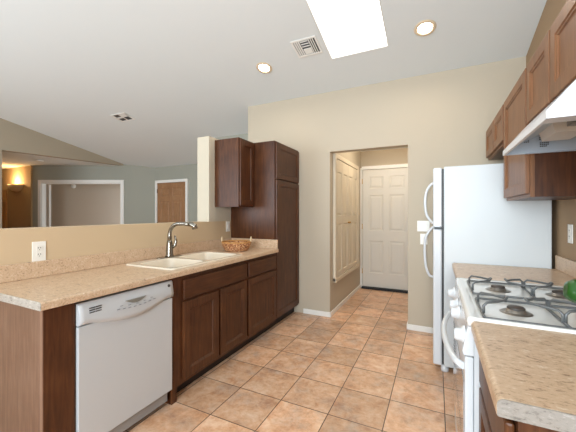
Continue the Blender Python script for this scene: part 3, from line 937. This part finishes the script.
# ------------------------------------------------------------------ right-hand base cabinets and counters
RWX = XR - .002


def right_counter(y0, y1, label, capy=None):
    t = thing('countertop', label, 'countertop', (.45, (y0 + y1) / 2, .87))
    bm = bmesh.new(); prism_y(bm, edge_profile(RWX, .118, CT, .039, r=.014), y0, y1); obj('worktop', bm, M['counter'], t)
    obj('backsplash', B(RWX - .02, RWX, y0, y1, CT + .0005, CT + .10, bev=.004), M['counter'], t)
    if capy is not None:
        bm = bmesh.new(); prism_y(bm, cap_profile(RWX, .1185, CT - .0005, .0385, r=.014), capy, y0 - .0003); tag(obj('end_cap', bm, laminate('shaded_laminate_end', (146, 140, 132), (104, 98, 92), (178, 172, 166)), t), 'speckled end cap, shaded darker')  # same laminate as the left cap, with shade painted into its tone
    return t


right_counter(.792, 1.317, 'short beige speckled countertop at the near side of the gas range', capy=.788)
right_counter(2.124, 2.790, 'beige speckled countertop between the gas range and the refrigerator')


def right_base(y0, y1, label, near=False):
    t = thing('base_cabinet', label, 'cabinet', (.45, (y0 + y1) / 2, 0))
    bm = bmesh.new(); base_box(bm, y0, y1, face=.161, wall=RWX, sgn=-1); obj('carcass', bm, M['wood'], t)
    obj('face_frame', face_frame(y0, y1, .10, .869, [(y0 + .04, y1 - .04, .15, .66), (y0 + .04, y1 - .04, .71, .83)], .161, .180), M['wood'], t)
    obj('drawer', drawer_front(y0 + .02, y1 - .02, .698, .836, x=.160, d=-1), M['wood'], t)
    w = y1 - y0 - .04
    obj('door', orient(cab_door(w, .546), (.160, y1 - .02, .132), (0, -1, 0), (-1, 0, 0)), M['wood'], t)
    obj('toe_board', B(.225, .237, y0, y1, .0005, .0998), M['toe_black'], t)
    return t


right_base(.815, 1.316, 'cherry base cabinet under the short countertop nearest the camera')
right_base(2.124, 2.780, 'cherry base cabinet between the gas range and the refrigerator')


# uppers on the right wall (doors face -X)
UX = .465


def upper(y0, y1, z0, z1, doors, label, rail_under=False):
    t = thing('upper_cabinet', label, 'cabinet', (.62, (y0 + y1) / 2, z0))
    obj('carcass', B(UX + .0195, RWX, y0, y1, z0, z1), M['wood'], t)
    obj('face_frame', B(UX, UX + .019, y0, y1, z0, z1), M['wood_lit'], t)
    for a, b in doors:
        obj('door', orient(cab_door(b - a, z1 - z0 - .034), (UX - .001, b, z0 + .02), (0, -1, 0), (-1, 0, 0)), M['wood_lit'], t)
    return t


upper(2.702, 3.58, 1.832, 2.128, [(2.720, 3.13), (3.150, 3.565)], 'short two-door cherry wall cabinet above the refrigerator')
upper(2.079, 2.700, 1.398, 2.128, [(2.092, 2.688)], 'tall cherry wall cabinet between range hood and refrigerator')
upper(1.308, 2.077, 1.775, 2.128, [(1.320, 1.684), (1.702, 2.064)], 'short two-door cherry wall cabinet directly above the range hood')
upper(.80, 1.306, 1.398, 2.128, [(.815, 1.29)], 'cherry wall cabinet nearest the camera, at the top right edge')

# range hood
HY0, HY1, hz0 = 1.316, 2.070, 1.632
hd = thing('range_hood', 'white under-cabinet range hood over the gas range', 'range hood', (.56, 1.69, hz0))
hx = .338
bm = bmesh.new()
HT = 1.7735
prof = [(hx, hz0), (hx, hz0 + .026), (UX - .030, 1.7735), (RWX, HT), (RWX, hz0)]
# shell: outer skin plus open underside with a rim
a = [(x, z) for x, z in prof]
ya, yb = HY0, HY1
va = [bm.verts.new((x, ya, z)) for x, z in a]; vb = [bm.verts.new((x, yb, z)) for x, z in a]
bm.faces.new(va); bm.faces.new(vb[::-1])
for i in range(4): bm.faces.new([va[i], vb[i], vb[i + 1], va[i + 1]])
ri = [(hx + .012, ya + .075), (RWX - .02, ya + .075), (RWX - .02, yb - .012), (hx + .012, yb - .012)]
vi = [bm.verts.new((x, y, hz0)) for x, y in ri]
out = [va[0], va[4], vb[4], vb[0]]
for i in range(4): bm.faces.new([out[i], out[(i + 1) % 4], vi[(i + 1) % 4], vi[i]])
vr = [bm.verts.new((x + dx, y, z)) for (x, y), dx, z in zip(ri, (.010, 0, 0, .010), (hz0 + .022, hz0 + .10, hz0 + .10, hz0 + .022))]
obj('shell', bm, plain('hood_enamel', (230, 235, 242), .3, coat=.3), hd, recalc=True)
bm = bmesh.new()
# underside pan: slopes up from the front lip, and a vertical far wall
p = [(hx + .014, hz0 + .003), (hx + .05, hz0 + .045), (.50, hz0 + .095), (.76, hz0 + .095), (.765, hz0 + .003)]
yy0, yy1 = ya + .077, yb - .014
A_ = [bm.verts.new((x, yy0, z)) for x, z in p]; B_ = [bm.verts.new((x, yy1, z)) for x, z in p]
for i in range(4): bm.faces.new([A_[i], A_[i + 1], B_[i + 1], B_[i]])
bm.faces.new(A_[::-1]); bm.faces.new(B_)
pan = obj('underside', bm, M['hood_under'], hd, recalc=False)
obj('light_housing', extrude_poly(bmesh.new(), [(.52, yy1 - .22, z) if 0 else q for q in ((.47, yy1 - .30, hz0 + .093), (.62, yy1 - .30, hz0 + .093), (.60, yy1 - .28, hz0 + .045), (.49, yy1 - .28, hz0 + .045))], (0, .20, 0)), M['grey_lens'], pan)
obj('filter', B(.52, .74, ya + .12, yy1 - .31, hz0 + .06, hz0 + .085), plain('filter_mesh', (150, 152, 154), .4, metal=.6, noise=.3, nscale=400), pan)
for grp in (((.432, .070, .030), (.432, .061, .030)), ((.497, .078, .022), (.497, .069, .030)), ((.50, .050, .045), (.50, .041, .040), (.50, .032, .036))):
    bm = bmesh.new()
    for (x, z, w) in grp:
        for k in range(int(w / .008)): box(bm, x + k * .008, x + k * .008 + .006, yy1 - .0016, yy1 - .0006, hz0 + z, hz0 + z + .0055)
    obj('printed_marking', bm, M['slot'], pan)
# slots and switches in the sloped front near the near end
sl = Vector((UX - .030 - hx, 0, HT - hz0 - .026)); sn = Vector((-sl.z, 0, sl.x)).normalized()
for (y, u, l) in ((1.50, .62, .03), (1.47, .62, .03), (1.44, .66, .03), (1.41, .66, .03)):
    c = Vector((hx, y, hz0 + .026)) + sl * u + sn * .0012
    d = sl.normalized() * l / 2
    obj('slot', extrude_poly(bmesh.new(), [c - d + Vector((0, -.003, 0)), c + d + Vector((0, -.003, 0)), c + d + Vector((0, .003, 0)), c - d + Vector((0, .003, 0))], sn * .001), M['slot'], hd)


# ------------------------------------------------------------------ ceiling fittings
TILT = math.atan(.25)


def on_ceiling(bm, x, y, dz=0):
    """local z=0 plane -> lower face of the vault at (x, y)"""
    rot = Matrix.Rotation(-TILT, 4, 'X')
    for v in bm.verts: v.co = rot @ v.co + Vector((x, y, ceil_z(y) + dz))
    return bm


def can_light(x, y, label):
    t = thing('recessed_light', label, 'ceiling light', (x, y, ceil_z(y)), 'recessed lights in the sloped ceiling')
    obj('trim_ring', on_ceiling(lathe(bmesh.new(), [(.062, .0), (.066, -.008), (.088, -.008), (.094, -.001)], (0, 0, 0), 36), x, y), plain('trim_ring_tan', (220, 200, 170), .35), t)
    obj('lamp_face', on_ceiling(lathe(bmesh.new(), [(0, -.006), (.058, -.004), (.062, -.001)], (0, 0, 0), 32), x, y), M['lens'], t)
    l = bpy.data.lights.new('recessed_lamp', 'SPOT'); l.energy = 10; l.spot_size = math.radians(150); l.spot_blend = .8; l.color = (1.0, .86, .68); l.shadow_soft_size = .05
    o = bpy.data.objects.new('recessed_lamp', l); COL.objects.link(o); o.location = (0, 0, -.03); o.parent = t
    return t


can_light(-1.79, 3.045, 'round recessed ceiling light left of the square vent')
can_light(-.09, 3.035, 'round recessed ceiling light right of the skylight')


def vent(x, y, w, h, label, blades):
    t = thing('ceiling_vent', label, 'vent', (x, y, ceil_z(y)))
    bm = bmesh.new()
    box(bm, -w / 2, w / 2, -h / 2, -h / 2 + .02, -.008, -.0012, bev=.002); box(bm, -w / 2, w / 2, h / 2 - .02, h / 2, -.008, -.0012, bev=.002)
    box(bm, -w / 2, -w / 2 + .02, -h / 2 + .02, h / 2 - .02, -.008, -.0012); box(bm, w / 2 - .02, w / 2, -h / 2 + .02, h / 2 - .02, -.008, -.0012)
    obj('frame', on_ceiling(bm, x, y), M['trim'], t)
    obj('backing', on_ceiling(B(-w / 2 + .021, w / 2 - .021, -h / 2 + .021, h / 2 - .021, -.0022, -.0012), x, y), M['dark'], t)
    for (x0, x1, y0, y1) in blades:
        obj('slat', on_ceiling(B(x0 * w, x1 * w, y0 * h, y1 * h, -.0075, -.0030), x, y), M['trim'], t)
    return t


sl1 = []
for k in range(3): sl1.append((-.40 + .08 * k, -.345 + .08 * k, -.4, .4))
for k in range(3): sl1.append((.17 + .08 * k, .205 + .08 * k, -.4, .4))
sl1.append((-.16, .15, .05, .38))
for k in range(3): sl1.append((-.16, .15, -.38 + .14 * k, -.335 + .14 * k))
vent(-1.20, 2.91, .27, .235, 'square white multi-way ceiling vent beside the skylight', sl1)
sl2 = [(-.42, .0, -.08, .06), (0, .42, -.40, -.0), (-.42, -.36, -.4, .4), (.36, .42, -.4, .4), (-.03, .03, -.4, .4)]
vent(-4.70, 3.36, .36, .22, 'small white ceiling vent over the living room at the far left', sl2)
tag(obj('smoke_detector', lathe(bmesh.new(), [(0, -.035), (.045, -.033), (.06, -.02), (.062, -.0006), (0, -.0006)], (-7.86, 3.64, 2.48), 24), M['plate'], None, origin=(-7.86, 3.64, 2.48)), 'round white smoke detector on the low hallway ceiling at far left', 'smoke detector')

# sconce
sc = thing('wall_sconce', 'half-bowl wall sconce glowing warm at the far left hallway wall', 'wall lamp', (-9.6, 3.949, 1.87))
bm = bmesh.new(); n = 20; prof = [(.05, 1.855), (.17, 1.875), (.27, 1.94), (.32, 2.03), (.30, 2.03), (.25, 1.95), (.14, 1.89), (.0, 1.885)]
rings = []
for r, z in prof:
    rings.append([bm.verts.new((-9.6 + r * math.cos(PI * k / n), 3.948 - .55 * r * math.sin(PI * k / n), z)) for k in range(n + 1)])
for a, b in zip(rings, rings[1:]):
    for k in range(n):
        f = bm.faces.new([a[k], a[k + 1], b[k + 1], b[k]]); f.smooth = True
bm.faces.new(rings[0])
bmesh.ops.remove_doubles(bm, verts=bm.verts, dist=1e-4)
obj('shade', bm, M['alabaster'], sc)
obj('bulb', lathe(bmesh.new(), [(0, .05), (.02, .045), (.03, .02), (.02, -.01), (.012, -.03), (0, -.03)], (-9.6, 3.87, 1.97), 16), M['bulb'], sc)
l = bpy.data.lights.new('sconce_lamp', 'POINT'); l.energy = 18; l.color = (1.0, .62, .28); l.shadow_soft_size = .04
o = bpy.data.objects.new('sconce_lamp', l); COL.objects.link(o); o.parent = sc; o.location = (0, -.12, .24)

# ceiling lamp added out of sight to brighten the back hall
def round_lamp(x, y, z, power, color, label):
    t = thing('added_hall_lamp', label, 'ceiling light', (x, y, z))
    obj('shade', lathe(bmesh.new(), [(0, -.09), (.08, -.08), (.13, -.05), (.15, -.012), (.15, -.0006)], (x, y, z), 24), M['lens'], t)
    l = bpy.data.lights.new('hall_fill_light', 'POINT'); l.energy = power; l.color = color; l.shadow_soft_size = .12
    o = bpy.data.objects.new('hall_fill_light', l); COL.objects.link(o); o.parent = t; o.location = (0, 0, -.2)


round_lamp(-.62, 4.5, 2.45, 4, (1, .95, .9), 'added round ceiling lamp brightening the back hall, out of sight')
# added hidden fill lamp: assumed window daylight in the room behind the wide opening
c = dpt(2.78, -.75, 1.0); area('bedroom_fill_light', c, -DD, .9, 1.2, 16, DAY)

# things seen through the wide opening: the edge of an opened door and a small round fixture on the far wall
ray = Vector((dpt(OU0 + .05, -.13, 0).x, dpt(OU0 + .05, -.13, 0).y, 0)).normalized(); side = Vector((ray.y, -ray.x, 0)); c = dpt(OU0 + .08, -.13, 0)
bm = bmesh.new(); extrude_poly(bm, [c + side * a + ray * b_ + Vector((0, 0, .01)) for a, b_ in ((-.0, .0), (.045, 0), (.045, .80), (0, .80))], (0, 0, 2.01)); struct('door_8', bm, M['trim'])
cc = dpt(.06, -1.3495, 2.09)
bm = bmesh.new(); q = DN.to_track_quat('Z', 'Y').to_matrix().to_4x4()
lathe(bm, [(0, .06), (.04, .056), (.062, .035), (.066, .0006)], (0, 0, 0), 20)
for v in bm.verts: v.co = q @ v.co + cc
tag(obj('wall_chime', bm, M['plate'], None, origin=cc), 'small round white fixture high on the wall seen through the wide opening', 'wall fixture')
